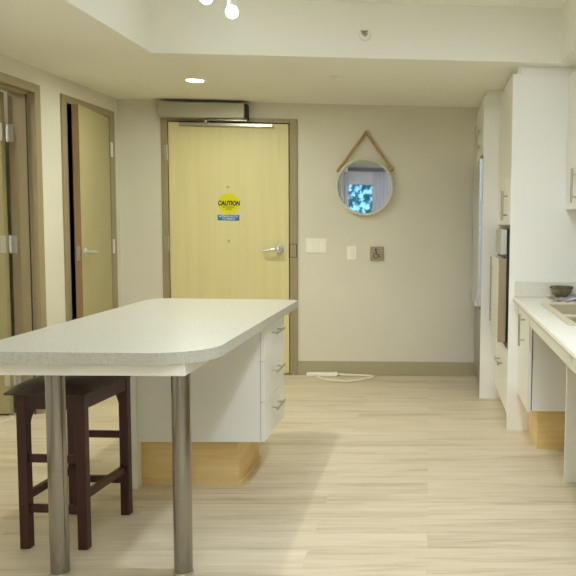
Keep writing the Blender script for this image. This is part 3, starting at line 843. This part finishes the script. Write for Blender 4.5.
MB().box(0.540, 0.558, 3.045, 4.195, 0.700, ZC - 0.041, 0.001).build('apron', M['white'], t)
MB().box(0.540, 0.558, YN, 3.041, 0.700, ZC - 0.041, 0.001).build('apron', M['white'], t)
MB().cyl((0.540, 2.93, 0.742), (0.530, 2.93, 0.742), 0.010).build('screw_cap', M['plastic2'], t)
tag(MB().box(0.663, XK, 3.721, 3.741, 0, ZC - 0.042, 0.001).build('support_panel', M['white'], None, (0.9, 3.73, 0)),
    'white upright support panel standing on the floor below the sink', 'cabinet panel')

t = thing('kitchen_sink', (0.83, 3.8, ZC), 'stainless double bowl sink set in the kitchen worktop', 'sink')
r = MB()
ZR = ZC + 0.006
X0, X1, Y0, Y1 = 0.600, 1.062, 3.358, 4.245
by = [(3.395, 3.705), (3.757, 4.190)]; bx = (0.640, 0.985)
r.box(X0, bx[0], Y0, Y1, ZC + 0.0003, ZR, 0.002); r.box(bx[1], X1, Y0, Y1, ZC + 0.0003, ZR, 0.002)
r.box(bx[0], bx[1], Y0, by[0][0], ZC + 0.0003, ZR); r.box(bx[0], bx[1], by[0][1] - 0.006, by[1][0] + 0.006, ZC - 0.014, ZR - 0.003, 0.003); r.box(bx[0], bx[1], by[1][1], Y1, ZC + 0.0003, ZR)
r.build('rim', M['sink'], t)
for ya, yb in by:
    w_ = MB(); zb_ = ZC - 0.17
    w_.box(bx[0] - .003, bx[0], ya, yb, zb_, ZC); w_.box(bx[1], bx[1] + .003, ya, yb, zb_, ZC)
    w_.box(bx[0], bx[1], ya - .003, ya, zb_, ZC); w_.box(bx[0], bx[1], yb, yb + .003, zb_, ZC)
    w_.box(bx[0] - .003, bx[1] + .003, ya - .003, yb + .003, zb_ - .003, zb_)
    o = w_.build('basin', M['sink'], t)
    MB().lathe([(0.0, 0.002), (0.030, 0.002), (0.040, 0.004), (0.042, 0.0005), (0.0, 0.0005)], ((bx[0] + bx[1]) / 2, (ya + yb) / 2, zb_), 'Z', 24).build('drain', M['nickel'], o)
f = MB(); fx, fy = 1.025, 3.795
f.cyl((fx, fy, ZR), (fx, fy, ZR + 0.05), 0.024, 0.018)
f.tube([(fx, fy, ZR + 0.04), (fx, fy, ZR + 0.20), (fx - 0.03, fy, ZR + 0.26), (fx - 0.09, fy, ZR + 0.28), (fx - 0.15, fy, ZR + 0.26), (fx - 0.17, fy, ZR + 0.21)], 0.011)
f.tube([(fx, fy - 0.02, ZR + 0.045), (fx, fy - 0.09, ZR + 0.075)], 0.007)
f.build('faucet', M['chrome'], t)

# upper cabinets
t = thing('upper_cabinet', (0.97, 3.6, 1.337), 'white wall cabinet with two doors above the kitchen worktop', 'cabinet')
MB().box(0.822, XK, 2.60, 4.680, 1.340, 2.118, 0.001).build('body', M['white'], t)
for ya, yb, yh in ((4.142, 4.678, 4.33), (3.602, 4.139, 3.66), (3.062, 3.599, 3.53)):
    d = MB().box(0.800, 0.8205, ya, yb, 1.337, 2.116, 0.001).build('door', M['white'], t)
    bar_handle(d, 0.800, 0.770, 1.368, 1.556, yh, r=0.0065)
d = MB().box(0.800, 0.8205, 2.602, 3.059, 1.337, 2.116, 0.001).build('door', M['white'], t)
MB().box(0.830, XK, 2.60, 4.680, 2.1185, ZL - 0.001).build('filler_strip', M['white_edge'], t)
t['label'] = 'white wall cabinet run with bar handles above the kitchen worktop'

# bowl and magazines on the worktop
for (px, py, an, sx, sy, z, m, lab) in (
        (0.84, 4.500, -0.06, 0.30, 0.27, 0.0008, 'paper', 'lowest printed magazine of the pile under the olive bowl'),
        (0.80, 4.505, 0.10, 0.20, 0.26, 0.0050, 'paper2', 'small brown printed leaflet sticking out of the pile under the bowl'),
        (0.90, 4.515, 0.04, 0.29, 0.23, 0.0092, 'paper', 'topmost bluish magazine directly under the olive bowl')):
    Tm = Matrix.Translation((px, py, ZC + z)) @ Matrix.Rotation(an, 4, 'Z')
    tag(MB().box(-sx / 2, sx / 2, -sy / 2, sy / 2, 0, 0.0036, 0.0006, 1, T=Tm).build('magazine', M[m], None, (px, py, ZC + z)), lab, 'magazine', 'magazines under the bowl')
BC = (0.772, 4.588, ZC + 0.0132)
t = thing('patterned_bowl', BC, 'small olive patterned bowl standing on magazines behind the sink', 'bowl')
MB().lathe([(0.0, 0.0005), (0.034, 0.0005), (0.038, 0.006), (0.052, 0.016), (0.062, 0.034), (0.066, 0.058), (0.063, 0.060), (0.058, 0.038), (0.048, 0.022), (0.0, 0.012)], BC, 'Z', 40).build('body', M['bowl'], t)
b = MB()
for k in range(20):
    a0_ = 2 * math.pi * k / 20; c_ = Vector(BC) + Vector((0.0645 * math.cos(a0_), 0.0645 * math.sin(a0_), 0.053))
    b.sph(c_, 0.0065, 8, (1, 1, 1.1))
b.build('rim_beading', M['bowlpat'], t)
